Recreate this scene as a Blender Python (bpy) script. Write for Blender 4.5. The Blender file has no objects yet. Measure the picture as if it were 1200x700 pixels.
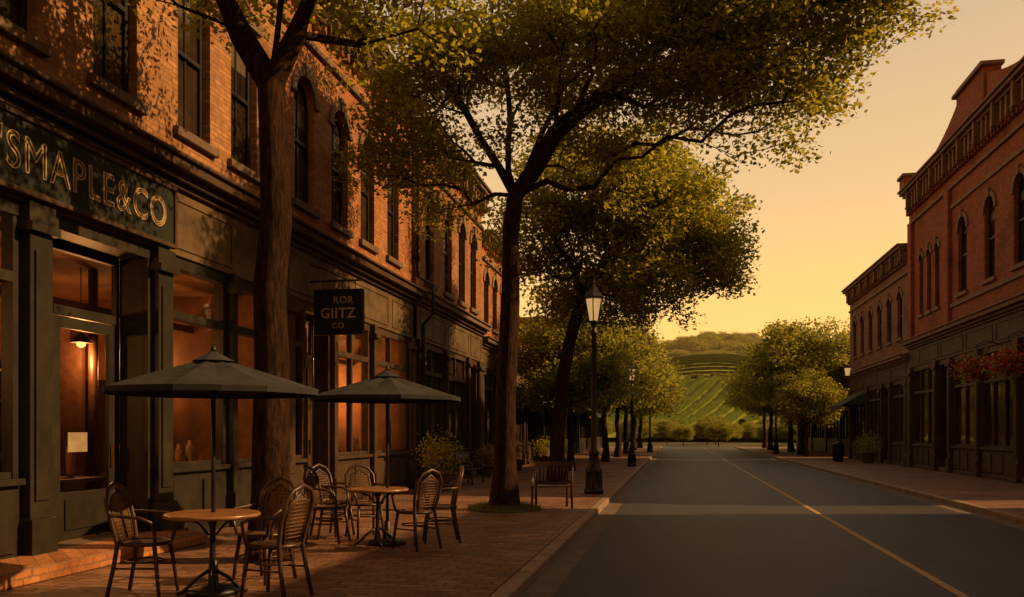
import bpy, math, random
import numpy as np
from mathutils import Vector, Matrix
random.seed(7); RNG=np.random.default_rng(7)
D=bpy.data; SC=bpy.context.scene
COL=SC.collection

# ------------------------------------------------------------ materials
def newmat(name):
    m=D.materials.new(name); m.use_nodes=True
    nt=m.node_tree; nt.nodes.clear()
    out=nt.nodes.new('ShaderNodeOutputMaterial')
    return m,nt,out
def N(nt,t,**k):
    n=nt.nodes.new(t)
    for a,b in k.items(): setattr(n,a,b)
    return n
def L(nt,a,b): nt.links.new(a,b)
def ramp(nt,fac,stops):
    r=N(nt,'ShaderNodeValToRGB'); e=r.color_ramp.elements
    while len(e)<len(stops): e.new(.5)
    for i,(p,c) in enumerate(stops):
        e[i].position=p; e[i].color=(c[0],c[1],c[2],1)
    L(nt,fac,r.inputs[0]); return r.outputs[0]
def noise(nt,vec,scale,detail=4,rough=.55):
    n=N(nt,'ShaderNodeTexNoise'); n.inputs['Scale'].default_value=scale
    n.inputs['Detail'].default_value=detail; n.inputs['Roughness'].default_value=rough
    if vec is not None: L(nt,vec,n.inputs['Vector'])
    return n.outputs['Fac']
def mix(nt,fac,a,b,mode='MIX'):
    n=N(nt,'ShaderNodeMix',data_type='RGBA',blend_type=mode)
    for s,v in ((0,fac),(6,a),(7,b)):
        if isinstance(v,(int,float)): n.inputs[s].default_value=v
        elif isinstance(v,tuple): n.inputs[s].default_value=(v[0],v[1],v[2],1)
        else: L(nt,v,n.inputs[s])
    return n.outputs[2]
def wpos(nt):
    return N(nt,'ShaderNodeNewGeometry').outputs['Position']
def principled(nt,out,color=None,rough=.6,bump=None,bstr=.3,bdist=.01,metal=0,spec=.5):
    p=N(nt,'ShaderNodeBsdfPrincipled')
    if isinstance(color,tuple): p.inputs['Base Color'].default_value=(*color,1)
    elif color is not None: L(nt,color,p.inputs['Base Color'])
    if isinstance(rough,(int,float)): p.inputs['Roughness'].default_value=rough
    else: L(nt,rough,p.inputs['Roughness'])
    p.inputs['Metallic'].default_value=metal
    p.inputs['Specular IOR Level'].default_value=spec
    if bump is not None:
        b=N(nt,'ShaderNodeBump'); b.inputs['Strength'].default_value=bstr; b.inputs['Distance'].default_value=bdist
        L(nt,bump,b.inputs['Height']); L(nt,b.outputs[0],p.inputs['Normal'])
    L(nt,p.outputs[0],out.inputs[0]); return p
def wall_vec(nt):
    s=N(nt,'ShaderNodeSeparateXYZ'); L(nt,wpos(nt),s.inputs[0])
    a=N(nt,'ShaderNodeMath',operation='ADD'); L(nt,s.outputs[0],a.inputs[0]); L(nt,s.outputs[1],a.inputs[1])
    c=N(nt,'ShaderNodeCombineXYZ'); L(nt,a.outputs[0],c.inputs[0]); L(nt,s.outputs[2],c.inputs[1])
    return c.outputs[0]
def brick_mat(name,c1,c2,mortar,w=.225,h=.075):
    m,nt,out=newmat(name); v=wall_vec(nt)
    b=N(nt,'ShaderNodeTexBrick'); L(nt,v,b.inputs['Vector'])
    b.inputs['Color1'].default_value=(*c1,1); b.inputs['Color2'].default_value=(*c2,1); b.inputs['Mortar'].default_value=(*mortar,1)
    b.inputs['Scale'].default_value=1; b.inputs['Mortar Size'].default_value=.009; b.inputs['Mortar Smooth'].default_value=.2
    b.inputs['Brick Width'].default_value=w; b.inputs['Row Height'].default_value=h; b.inputs['Bias'].default_value=0
    big=ramp(nt,noise(nt,wpos(nt),.7,5),[(.3,(.60,.53,.48)),(.48,(.94,.91,.88)),(.7,(1.,1.,1.))])
    fin=ramp(nt,noise(nt,wpos(nt),9,4),[(.3,(.7,.68,.66)),(.58,(1.,1.,1.))])
    c=mix(nt,1.,b.outputs[0],big,'MULTIPLY'); c=mix(nt,1.,c,fin,'MULTIPLY')
    inv=N(nt,'ShaderNodeMath',operation='SUBTRACT'); inv.inputs[0].default_value=1; L(nt,b.outputs['Fac'],inv.inputs[1])
    ad=N(nt,'ShaderNodeMath',operation='ADD'); L(nt,inv.outputs[0],ad.inputs[0]); 
    L(nt,noise(nt,wpos(nt),30,3),ad.inputs[1])
    principled(nt,out,c,.85,ad.outputs[0],.8,.014,spec=.25); return m
def paint(name,c,rough=.45,var=.35,scale=2.5,bump=.15,metal=0,spec=.5):
    m,nt,out=newmat(name); p=wpos(nt)
    n=noise(nt,p,scale,6,.65)
    lo=tuple(x*(1-var) for x in c); hi=tuple(x*(1+var) for x in c)
    col=ramp(nt,n,[(.3,lo),(.7,hi)])
    principled(nt,out,col,rough,noise(nt,p,scale*12,4),bump,.005,metal,spec); return m

M={}
M['brick_tan']=brick_mat('brick_tan',(.54,.27,.11),(.36,.165,.065),(.3,.19,.11))
M['brick_tan2']=brick_mat('brick_tan2',(.52,.24,.095),(.33,.145,.055),(.27,.165,.095))
M['brick_or']=brick_mat('brick_orange',(.55,.235,.085),(.36,.14,.048),(.28,.165,.095))
M['brick_red']=brick_mat('brick_red',(.46,.125,.06),(.31,.072,.04),(.25,.135,.095))
M['brick_gray']=brick_mat('brick_gray',(.36,.175,.12),(.24,.12,.085),(.22,.14,.1))
M['stone']=paint('stone_trim',(.22,.145,.085),.8,.3)
M['stone_d']=paint('stone_dark',(.14,.088,.05),.8,.35)
M['stone_r']=paint('stone_red_trim',(.2,.11,.075),.8,.3)
M['trim_g']=paint('paint_dark_green_brown',(.024,.020,.012),.5,.5,spec=.3)
M['trim_b']=paint('paint_brown',(.060,.033,.017),.6,.45,spec=.3)
M['trim_k']=paint('paint_near_black',(.015,.012,.010),.5,.4,spec=.3)
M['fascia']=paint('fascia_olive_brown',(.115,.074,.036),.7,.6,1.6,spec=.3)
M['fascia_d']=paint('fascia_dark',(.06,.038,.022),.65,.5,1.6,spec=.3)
M['signgreen']=paint('sign_green',(.014,.017,.009),.6,.35,spec=.3)
M['gold']=paint('gold_leaf',(.46,.33,.17),.5,.3)
M['brass']=paint('brass',(.25,.17,.07),.35,.25,8,.1,1)
M['iron']=paint('cast_iron',(.013,.012,.010),.42,.3,6,.2,0,.4)
M['fabric']=paint('umbrella_fabric',(.040,.040,.040),.9,.35,3,.1,0,.2)
M['wood']=paint('table_wood',(.30,.145,.06),.28,.4,8)
M['woodd']=paint('dark_wood',(.06,.028,.014),.4,.35,9)
M['cane']=paint('cane',(.14,.07,.028),.5,.3,12)
M['roofm']=paint('roofing',(.08,.075,.07),.9)
M['curtain']=paint('curtain',(.3,.24,.16),.9)
M['inwall']=paint('interior_wall',(.24,.11,.042),.8,.6,1.2)
M['infloor']=paint('interior_floor',(.08,.045,.025),.5,.3)
M['flower']=paint('flower_red',(.5,.03,.03),.6,.4,20)
M['awning']=paint('awning_green',(.05,.07,.04),.8)
M['terracotta']=paint('terracotta',(.22,.09,.05),.8)
M['redpaint']=paint('sign_red',(.25,.03,.02),.5)
M['blind']=paint('window_blind',(.10,.075,.045),.35,.3,2)

def glass_dark():
    m,nt,out=newmat('window_glass_dark'); p=wpos(nt)
    c=ramp(nt,noise(nt,p,.9,3),[(.35,(.012,.010,.008)),(.65,(.06,.036,.018))])
    principled(nt,out,c,.05,noise(nt,p,1.3,2),.25,.02,spec=.8); return m
M['gdark']=glass_dark()
def glass_shop():
    m,nt,out=newmat('shop_glass'); p=wpos(nt)
    bmp=N(nt,'ShaderNodeBump'); bmp.inputs['Strength'].default_value=.2; bmp.inputs['Distance'].default_value=.02
    L(nt,noise(nt,p,1.1,2),bmp.inputs['Height'])
    fr=N(nt,'ShaderNodeFresnel'); fr.inputs[0].default_value=1.9; L(nt,bmp.outputs[0],fr.inputs['Normal'])
    t=N(nt,'ShaderNodeBsdfTransparent'); t.inputs[0].default_value=(.82,.77,.68,1)
    g=N(nt,'ShaderNodeBsdfGlossy'); g.inputs['Roughness'].default_value=.03; L(nt,bmp.outputs[0],g.inputs['Normal'])
    mx=N(nt,'ShaderNodeMixShader'); L(nt,fr.outputs[0],mx.inputs[0]); L(nt,t.outputs[0],mx.inputs[1]); L(nt,g.outputs[0],mx.inputs[2])
    L(nt,mx.outputs[0],out.inputs[0]); return m
M['gshop']=glass_shop()
def emis(name,c,s):
    m,nt,out=newmat(name); e=N(nt,'ShaderNodeEmission'); e.inputs[0].default_value=(*c,1); e.inputs[1].default_value=s
    L(nt,e.outputs[0],out.inputs[0]); return m
M['bulb']=emis('bulb_glow',(1,.42,.12),4)
def lglass():
    m,nt,out=newmat('lantern_glass'); p=principled(nt,out,(.45,.36,.2),.25,spec=.6)
    p.inputs['Emission Color'].default_value=(1,.6,.22,1); p.inputs['Emission Strength'].default_value=.5; return m
M['lampglass']=lglass()

def bark_mat():
    m,nt,out=newmat('bark'); p=wpos(nt)
    mp=N(nt,'ShaderNodeMapping'); mp.inputs['Scale'].default_value=(1,1,.16); L(nt,p,mp.inputs[0])
    n=noise(nt,mp.outputs[0],26,7,.75)
    c=ramp(nt,n,[(.38,(.016,.008,.005)),(.52,(.065,.030,.015)),(.7,(.15,.066,.031))])
    principled(nt,out,c,.9,n,1.,.14,spec=.15); return m
M['bark']=bark_mat()
def leaf_mat(name,c1,c2,tr,tfac=.45):
    m,nt,out=newmat(name)
    a=N(nt,'ShaderNodeAttribute'); a.attribute_name='rnd'
    col=ramp(nt,a.outputs['Fac'],[(0,c1),(1,c2)])
    d=N(nt,'ShaderNodeBsdfPrincipled'); L(nt,col,d.inputs['Base Color']); d.inputs['Roughness'].default_value=.5; d.inputs['Specular IOR Level'].default_value=.3
    t=N(nt,'ShaderNodeBsdfTranslucent'); 
    tc=mix(nt,a.outputs['Fac'],tuple(x*.7 for x in tr),tr); L(nt,tc,t.inputs[0])
    mx=N(nt,'ShaderNodeMixShader'); mx.inputs[0].default_value=tfac
    L(nt,d.outputs[0],mx.inputs[1]); L(nt,t.outputs[0],mx.inputs[2]); L(nt,mx.outputs[0],out.inputs[0]); return m
M['leaf']=leaf_mat('leaves',(.065,.078,.010),(.16,.16,.022),(.66,.60,.045),.53)
M['leaf2']=leaf_mat('leaves_far',(.058,.072,.012),(.14,.15,.026),(.58,.54,.06),.5)
M['grass_b']=leaf_mat('grass_blades',(.06,.075,.015),(.15,.145,.03),(.3,.3,.05),.35)

def asphalt():
    m,nt,out=newmat('asphalt'); p=wpos(nt)
    mp=N(nt,'ShaderNodeMapping'); mp.inputs['Scale'].default_value=(1,.12,1); L(nt,p,mp.inputs[0])
    big=ramp(nt,noise(nt,mp.outputs[0],.9,5,.6),[(.3,(.028,.026,.024)),(.7,(.060,.055,.050))])
    fin=ramp(nt,noise(nt,p,70,4,.75),[(.3,(.42,.42,.42)),(.7,(1.,1.,1.))])
    c=mix(nt,1.,big,fin,'MULTIPLY')
    vo=N(nt,'ShaderNodeTexVoronoi',feature='DISTANCE_TO_EDGE'); vo.inputs['Scale'].default_value=.28
    wv=N(nt,'ShaderNodeVectorMath',operation='ADD'); L(nt,p,wv.inputs[0])
    ns=N(nt,'ShaderNodeTexNoise'); ns.inputs['Scale'].default_value=1.5; ns.inputs['Detail'].default_value=6; L(nt,p,ns.inputs['Vector']); L(nt,ns.outputs['Color'],wv.inputs[1])
    L(nt,wv.outputs[0],vo.inputs['Vector'])
    cr=ramp(nt,vo.outputs['Distance'],[(0,(.35,.35,.35)),(.007,(1,1,1))])
    c=mix(nt,1.,c,cr,'MULTIPLY')
    principled(nt,out,c,.62,noise(nt,p,90,3),.6,.008,spec=.4); return m
M['asphalt']=asphalt()
def pavers():
    m,nt,out=newmat('brick_pavers'); p=wpos(nt)
    b=N(nt,'ShaderNodeTexBrick'); L(nt,p,b.inputs['Vector'])
    b.inputs['Color1'].default_value=(.34,.175,.095,1); b.inputs['Color2'].default_value=(.19,.092,.052,1); b.inputs['Mortar'].default_value=(.06,.037,.025,1)
    b.inputs['Scale'].default_value=1; b.inputs['Mortar Size'].default_value=.008; b.inputs['Brick Width'].default_value=.3; b.inputs['Row Height'].default_value=.15
    big=ramp(nt,noise(nt,p,.8,6,.6),[(.3,(.5,.46,.43)),(.65,(1.,1.,1.))])
    c=mix(nt,1.,b.outputs[0],big,'MULTIPLY')
    inv=N(nt,'ShaderNodeMath',operation='SUBTRACT'); inv.inputs[0].default_value=1; L(nt,b.outputs['Fac'],inv.inputs[1])
    ad=N(nt,'ShaderNodeMath',operation='MULTIPLY_ADD'); L(nt,noise(nt,p,14,4),ad.inputs[0]); ad.inputs[1].default_value=1.4; L(nt,inv.outputs[0],ad.inputs[2])
    principled(nt,out,c,.58,ad.outputs[0],.85,.014,spec=.4); return m
M['pavers']=pavers()
M['kerb']=paint('kerb_stone',(.25,.17,.11),.8,.35,4,.5)
M['gutter']=paint('gutter_concrete',(.12,.09,.06),.85,.35,3,.4)
M['grass']=paint('grass_ground',(.08,.08,.02),.95,.4,.5,.5)
M['vineland']=paint('vineyard_grass',(.25,.28,.035),.95,.2,.05,.3,spec=.05)
M['vine']=paint('vine_leaves',(.06,.085,.010),.95,.4,.6,.5,spec=.05)
def yellow():
    m,nt,out=newmat('yellow_paint'); p=wpos(nt)
    c=ramp(nt,noise(nt,p,14,6,.75),[(.32,(.08,.065,.045)),(.46,(.40,.25,.07)),(.8,(.55,.35,.09))])
    principled(nt,out,c,.7); return m
M['yellow']=yellow()

# ------------------------------------------------------------ mesh builder
class MB:
    def __init__(s): s.v=[]; s.f=[]; s.m=[]; s.mats=[]; s.sm=[]
    def mi(s,k):
        if k not in s.mats: s.mats.append(k)
        return s.mats.index(k)
    def face(s,pts,k,smooth=False):
        i=len(s.v); s.v+= [tuple(p) for p in pts]; s.f.append(list(range(i,i+len(pts)))); s.m.append(s.mi(k)); s.sm.append(smooth)
    def box(s,x0,x1,y0,y1,z0,z1,k):
        if x0>x1:x0,x1=x1,x0
        if y0>y1:y0,y1=y1,y0
        if z0>z1:z0,z1=z1,z0
        i=len(s.v)
        s.v+=[(x0,y0,z0),(x1,y0,z0),(x1,y1,z0),(x0,y1,z0),(x0,y0,z1),(x1,y0,z1),(x1,y1,z1),(x0,y1,z1)]
        mi=s.mi(k)
        for f in ((0,3,2,1),(4,5,6,7),(0,1,5,4),(1,2,6,5),(2,3,7,6),(3,0,4,7)):
            s.f.append([i+a for a in f]); s.m.append(mi); s.sm.append(False)
    def obox(s,c,ax,ay,az,k):
        c=Vector(c);ax=Vector(ax);ay=Vector(ay);az=Vector(az); i=len(s.v)
        for dz in(-1,1):
            for dx,dy in((-1,-1),(1,-1),(1,1),(-1,1)): s.v.append(tuple(c+ax*dx+ay*dy+az*dz))
        mi=s.mi(k)
        for f in ((0,3,2,1),(4,5,6,7),(0,1,5,4),(1,2,6,5),(2,3,7,6),(3,0,4,7)):
            s.f.append([i+a for a in f]); s.m.append(mi); s.sm.append(False)
    def tube(s,pts,rad,n,k,closed=False,cap=True):
        pts=[Vector(p) for p in pts]; 
        if not hasattr(rad,'__len__'): rad=[rad]*len(pts)
        mi=s.mi(k); base=len(s.v); up=None
        m=len(pts)
        for j,p in enumerate(pts):
            if closed: t=(pts[(j+1)%m]-pts[j-1])
            else: t=(pts[min(j+1,m-1)]-pts[max(j-1,0)])
            if t.length<1e-9: t=Vector((0,0,1))
            t.normalize()
            if up is None:
                up=Vector((0,0,1)) if abs(t.z)<.8 else Vector((1,0,0))
            a=(up-t*up.dot(t)); 
            if a.length<1e-6: a=t.orthogonal()
            a.normalize(); b=t.cross(a); up=a
            for q in range(n):
                w=2*math.pi*q/n; s.v.append(tuple(p+(a*math.cos(w)+b*math.sin(w))*rad[j]))
        rng=m if closed else m-1
        for j in range(rng):
            j2=(j+1)%m
            for q in range(n):
                q2=(q+1)%n
                s.f.append([base+j*n+q,base+j*n+q2,base+j2*n+q2,base+j2*n+q]); s.m.append(mi); s.sm.append(True)
        if cap and not closed:
            s.f.append([base+q for q in range(n)][::-1]); s.m.append(mi); s.sm.append(False)
            s.f.append([base+(m-1)*n+q for q in range(n)]); s.m.append(mi); s.sm.append(False)
    def lathe(s,prof,c,n,k,smooth=True):
        mi=s.mi(k); base=len(s.v); m=len(prof)
        for r,z in prof:
            for q in range(n):
                w=2*math.pi*(q+.5)/n; s.v.append((c[0]+r*math.cos(w),c[1]+r*math.sin(w),c[2]+z))
        for j in range(m-1):
            for q in range(n):
                q2=(q+1)%n
                s.f.append([base+j*n+q,base+j*n+q2,base+(j+1)*n+q2,base+(j+1)*n+q]); s.m.append(mi); s.sm.append(smooth)
        s.f.append([base+q for q in range(n)][::-1]); s.m.append(mi); s.sm.append(False)
        s.f.append([base+(m-1)*n+q for q in range(n)]); s.m.append(mi); s.sm.append(False)
    def make(s,name,parent=None,bevel=0,loc=None):
        me=D.meshes.new(name); me.from_pydata(s.v,[],s.f)
        for k in s.mats: me.materials.append(M[k])
        me.polygons.foreach_set('material_index',s.m); me.polygons.foreach_set('use_smooth',s.sm)
        me.update(); o=D.objects.new(name,me); COL.objects.link(o)
        if parent: o.parent=parent
        if bevel:
            b=o.modifiers.new('bevel','BEVEL'); b.width=bevel; b.segments=1; b.limit_method='ANGLE'; b.angle_limit=math.radians(50)
        if loc: o.location=loc
        return o
def empty(name,loc=(0,0,0),rot=0):
    e=D.objects.new(name,None); e.empty_display_size=.3; COL.objects.link(e); e.location=loc; e.rotation_euler=(0,0,rot); return e
def link(me,name,parent,loc=(0,0,0),rot=(0,0,0),sc=(1,1,1)):
    o=D.objects.new(name,me); COL.objects.link(o); o.parent=parent; o.location=loc; o.rotation_euler=rot; o.scale=sc; return o

# ------------------------------------------------------------ leaves mesh
def leaf_mesh(name,C,size,mat,up=.5,asp=.6):
    n=len(C); C=np.asarray(C)
    nrm=RNG.normal(size=(n,3)); nrm[:,2]=np.abs(nrm[:,2])+up; nrm/=np.linalg.norm(nrm,axis=1)[:,None]
    t=np.cross(nrm,RNG.normal(size=(n,3))); t/=np.linalg.norm(t,axis=1)[:,None]+1e-9
    s=np.cross(nrm,t); sz=size*RNG.uniform(.6,1.3,size=(n,1))
    V=np.empty((n,4,3)); V[:,0]=C-t*sz*.5; V[:,1]=C+s*sz*.5*asp-t*sz*.05; V[:,2]=C+t*sz*.5-nrm*sz*.12; V[:,3]=C-s*sz*.5*asp-t*sz*.05
    me=D.meshes.new(name); me.vertices.add(n*4); me.vertices.foreach_set('co',V.reshape(-1))
    me.loops.add(n*4); me.loops.foreach_set('vertex_index',np.arange(n*4,dtype=np.int32))
    me.polygons.add(n); me.polygons.foreach_set('loop_start',np.arange(n,dtype=np.int32)*4); me.polygons.foreach_set('loop_total',np.full(n,4,dtype=np.int32))
    me.update(calc_edges=True)
    a=me.attributes.new('rnd','FLOAT','FACE'); a.data.foreach_set('value',RNG.uniform(0,1,n))
    me.materials.append(M[mat]); return me

def ball(rg,n):
    d=rg.normal(size=(n,3)); d/=np.linalg.norm(d,axis=1)[:,None]
    return d*rg.uniform(0,1,size=(n,1))**.45
def grow(trunk,ells,nclus,seed,rt,leaves_per=60,leaf=.12,spread=.3,step=.45,mat='leaf',limbs=(),alpha=.4,per=5,flare=1.5,tip=.008):
    rg=np.random.default_rng(seed)
    P=[];par=[];pl=[]
    def add(p,pa):
        P.append(np.array(p,float)); par.append(pa); pl.append(0 if pa<0 else pl[pa]+np.linalg.norm(P[-1]-P[pa])); return len(P)-1
    def path(pts,pa,st,jit):
        for q in pts:
            q=np.array(q,float); a=P[pa]; dd=np.linalg.norm(q-a); k=max(1,int(dd/st))
            for i in range(1,k+1):
                x=a+(q-a)*i/k
                if i<k: x=x+rg.normal(size=3)*jit
                pa=add(x,pa)
        return pa
    r0=add(trunk[0],-1); tt=path(trunk[1:],r0,.6,.03); ntr=len(P)
    zf=P[tt][2]
    nlimb0=ntr-1
    for lb in limbs:
        path(lb,tt,.5,.05)
    w=np.array([e[6] for e in ells],float); w/=w.sum()
    A=[]
    for c in range(nclus):
        e=ells[rg.choice(len(ells),p=w)]
        d=rg.normal(size=3); d/=np.linalg.norm(d); rr=rg.uniform(.25,1)**(1/2.2)
        cc=np.array(e[:3])+d*rr*np.array(e[3:6])
        for k in range(per):
            A.append(cc+rg.normal(size=3)*np.array([.5,.5,.3])*(step/.45))
    A=np.array(A); A=A[np.argsort(np.linalg.norm(A-P[tt],axis=1))]
    tips=[]
    for a in A:
        Q=np.array(P[nlimb0:]); LL=np.array(pl[nlimb0:])
        dv=np.linalg.norm(Q-a,axis=1)
        cost=dv+alpha*LL+np.maximum(0,Q[:,2]-a[2])*.5
        j=int(np.argmin(cost))+nlimb0; dd=np.linalg.norm(P[j]-a)
        k=max(1,int(dd/step)); pa=j; o=P[j].copy()
        for i in range(1,k+1):
            f=i/k; x=o+(a-o)*f; x[2]+=math.sin(f*math.pi)*dd*.08
            if i<k: x=x+rg.normal(size=3)*.05*dd**.5
            pa=add(x,pa)
        tips.append(pa)
    n=len(P); cnt=np.zeros(n)
    ch=[[] for _ in range(n)]
    for i in range(n):
        if par[i]>=0: ch[par[i]].append(i)
    for i in range(n-1,-1,-1):
        if not ch[i]: cnt[i]=max(cnt[i],1)
        if par[i]>=0: cnt[par[i]]+=cnt[i]
    ex=math.log(rt/tip)/math.log(cnt[0]); R=tip*cnt**ex
    z0=P[0][2]
    for i in range(ntr):
        h=P[i][2]-z0; R[i]=rt*(1-.3*min(1,h/max(.1,zf-z0)))*(1+(flare-1)*math.exp(-h/.28))*rg.uniform(.96,1.05)
        if i==ntr-1: R[i]=max(R[i],rt*.7)
    mb=MB(); stack=[(0,None)]
    while stack:
        i,pp=stack.pop(); chain=[]; rad=[]
        if pp is not None: chain.append(P[pp]); rad.append(min(R[pp],R[i]*1.25))
        cur=i
        while True:
            chain.append(P[cur]); rad.append(R[cur])
            if not ch[cur]: break
            c=sorted(ch[cur],key=lambda q:-cnt[q])
            for q in c[1:]: stack.append((q,cur))
            cur=c[0]
        if len(chain)>1:
            mb.tube([Vector(x) for x in chain],rad,14 if rad[0]>.12 else (6 if rad[0]>.03 else 4),'bark',cap=False)
    src=[P[i] for i in range(n) if cnt[i]<=2 and i>=ntr]
    src=np.array(src)
    T=np.array([P[i] for i in tips])
    S=np.concatenate([T,src]); 
    idx=rg.integers(0,len(S),size=len(T)*leaves_per)
    C=S[idx]+ball(rg,len(idx))*np.array([spread,spread,spread*.6])*1.9
    return mb,C

def tree(name,base,trunk,ells,nclus,seed,rt,**k):
    e=empty(name,base)
    leaf=k.get('leaf',.12); mat=k.get('mat','leaf')
    mb,C=grow(trunk,ells,nclus,seed,rt,**k)
    mb.make('trunk_and_branches',e)
    lm=leaf_mesh(name+'_leaves',C,leaf,mat); link(lm,'leaves',e)
    return e

# ------------------------------------------------------------ ground, road
mb=MB(); mb.face([(-900,-60,-.2),(900,-60,-.2),(900,1400,-.2),(-900,1400,-.2)],'grass'); mb.make('ground')
mb=MB(); mb.face([(-1.2,-12,-.12),(5.6,-12,-.12),(5.6,92,-.12),(-1.2,92,-.12)],'asphalt'); 
mb.face([(-60,92,-.12),(80,92,-.12),(80,99,-.12),(-60,99,-.12)],'asphalt'); mb.make('road')
mb=MB(); mb.face([(-1.52,-12,-.116),(-1.2,-12,-.116),(-1.2,92,-.116),(-1.52,92,-.116)],'gutter')
mb.face([(5.6,-12,-.116),(5.97,-12,-.116),(5.97,92,-.116),(5.6,92,-.116)],'gutter'); mb.make('gutter')
mb=MB(); mb.face([(2.73,-12,-.115),(2.83,-12,-.115),(2.83,90,-.115),(2.73,90,-.115)],'yellow'); mb.make('road_marking')
def kerb(x0,x1):
    mb=MB(); y=-12
    while y<92:
        mb.box(x0,x1,y+.006,y+1.494,-.19,.0,'kerb'); y+=1.5
    return mb.make('kerb',bevel=.018)
kerb(-1.7,-1.52); kerb(5.97,6.15)
mb=MB(); mb.face([(-7.6,-12,-.004),(-1.7,-12,-.004),(-1.7,92,-.004),(-7.6,92,-.004)],'pavers'); mb.make('pavement')
mb=MB(); mb.face([(6.15,-12,-.004),(13,-12,-.004),(13,92,-.004),(6.15,92,-.004)],'pavers'); mb.make('pavement')

# ------------------------------------------------------------ buildings
class Facade:
    def __init__(s,side,X0): s.side=side; s.X0=X0
    def x(s,t): return s.X0+t if s.side=='L' else s.X0-t
    def box(s,mb,s0,s1,z0,z1,t0,t1,k): mb.box(s.x(t0),s.x(t1),s0,s1,z0,z1,k)
    def pt(s,a,z,t): return (s.x(t),a,z)

def upper(fc,mbw,mbf,mbg,y0,y1,z0,z1,wins,brick,trim,stone,sash='trim_k'):
    cur=y0; rv=-.22
    for (c,w,zb,zt,arch) in wins:
        a,b=c-w/2,c+w/2
        mbw.face([fc.pt(cur,z0,0),fc.pt(a,z0,0),fc.pt(a,z1,0),fc.pt(cur,z1,0)],brick)
        mbw.face([fc.pt(a,z0,0),fc.pt(b,z0,0),fc.pt(b,zb,0),fc.pt(a,zb,0)],brick)
        if arch:
            rise=w*.5*arch; zs=zt-rise; K=10
            arc=[(c+math.cos(math.pi*i/K)*w/2, zs+math.sin(math.pi*i/K)*rise) for i in range(K+1)]
            for i in range(K):
                (p,q),(p2,q2)=arc[i],arc[i+1]
                mbw.face([fc.pt(p,q,0),fc.pt(p,z1,0),fc.pt(p2,z1,0),fc.pt(p2,q2,0)],brick)
                mbw.face([fc.pt(p,q,0),fc.pt(p2,q2,0),fc.pt(p2,q2,rv),fc.pt(p,q,rv)],brick)
                def rr(i,k):
                    an=math.pi*i/K; return (c+math.cos(an)*(w/2+k), zs+math.sin(an)*(rise+k))
                o1,o2=rr(i,.17),rr(i+1,.17); i1,i2=rr(i,.0),rr(i+1,.0)
                mbf.face([fc.pt(*i1,.05),fc.pt(*o1,.05),fc.pt(*o2,.05),fc.pt(*i2,.05)],stone)
                mbf.face([fc.pt(*o1,.05),fc.pt(*o1,0),fc.pt(*o2,0),fc.pt(*o2,.05)],stone)
                mbf.face([fc.pt(*i1,.05),fc.pt(*i1,-.01),fc.pt(*i2,-.01),fc.pt(*i2,.05)],stone)
                f1=rr(i,-.07);f2=rr(i+1,-.07);g1=rr(i,.0);g2=rr(i+1,.0)
                mbf.face([fc.pt(*f1,-.14),fc.pt(*g1,-.14),fc.pt(*g2,-.14),fc.pt(*f2,-.14)],sash)
            fc.box(mbf,c-.09,c+.09,zt-.04,zt+.25,0,.09,stone)
            mbg.face([fc.pt(a,zb,-.17),fc.pt(b,zb,-.17)]+[fc.pt(p,q,-.17) for p,q in arc],'gdark')
            ztop=zs
        else:
            mbw.face([fc.pt(a,zt,0),fc.pt(b,zt,0),fc.pt(b,z1,0),fc.pt(a,z1,0)],brick)
            mbw.face([fc.pt(a,zt,0),fc.pt(b,zt,0),fc.pt(b,zt,rv),fc.pt(a,zt,rv)],brick)
            fc.box(mbf,a-.12,b+.12,zt+.002,zt+.26,-.02,.05,stone)
            mbg.face([fc.pt(a,zb,-.17),fc.pt(b,zb,-.17),fc.pt(b,zt,-.17),fc.pt(a,zt,-.17)],'gdark')
            fc.box(mbf,a,b,zt-.08,zt-.001,-.2,-.12,sash); ztop=zt-.08
        for q in (a,b):
            mbw.face([fc.pt(q,zb,0),fc.pt(q,ztop+.08 if not arch else ztop,0),fc.pt(q,ztop+.08 if not arch else ztop,rv),fc.pt(q,zb,rv)],brick)
        fc.box(mbf,a-.12,b+.12,zb-.13,zb,-.21,.09,stone)
        fc.box(mbf,a+.001,a+.075,zb+.001,ztop,-.2,-.12,sash); fc.box(mbf,b-.075,b-.001,zb+.001,ztop,-.2,-.12,sash)
        zm=(zb+zt)/2
        fc.box(mbf,a+.075,b-.075,zm-.035,zm+.035,-.2,-.11,sash)
        fc.box(mbf,a+.075,b-.075,zb+.001,zb+.08,-.2,-.13,sash)
        fc.box(mbf,c-.018,c+.018,zb+.08,zm-.035,-.2,-.145,sash)
        fc.box(mbf,c-.018,c+.018,zm+.035,zt-.082,-.2,-.145,sash)
        hb=random.choice([0,.25,.45,.6]) 
        if hb: mbg.face([fc.pt(a+.08,zt-.3-hb,-.166),fc.pt(b-.08,zt-.3-hb,-.166),fc.pt(b-.08,ztop,-.166),fc.pt(a+.08,ztop,-.166)],'blind')
        cur=b
    mbw.face([fc.pt(cur,z0,0),fc.pt(y1,z0,0),fc.pt(y1,z1,0),fc.pt(cur,z1,0)],brick)

def cornice(fc,mb,y0,y1,z,steps,k,dent=None,dk=None):
    zz=z
    for h,pj in steps:
        fc.box(mb,y0-.0,y1+.0,zz,zz+h,-.15,pj,k); zz+=h
    if dent:
        sp,w,h,pj,zo=dent; a=y0+.1
        while a+w<y1:
            fc.box(mb,a,a+w,z+zo-h,z+zo,0,pj,dk or k); a+=sp
    return zz

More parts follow.
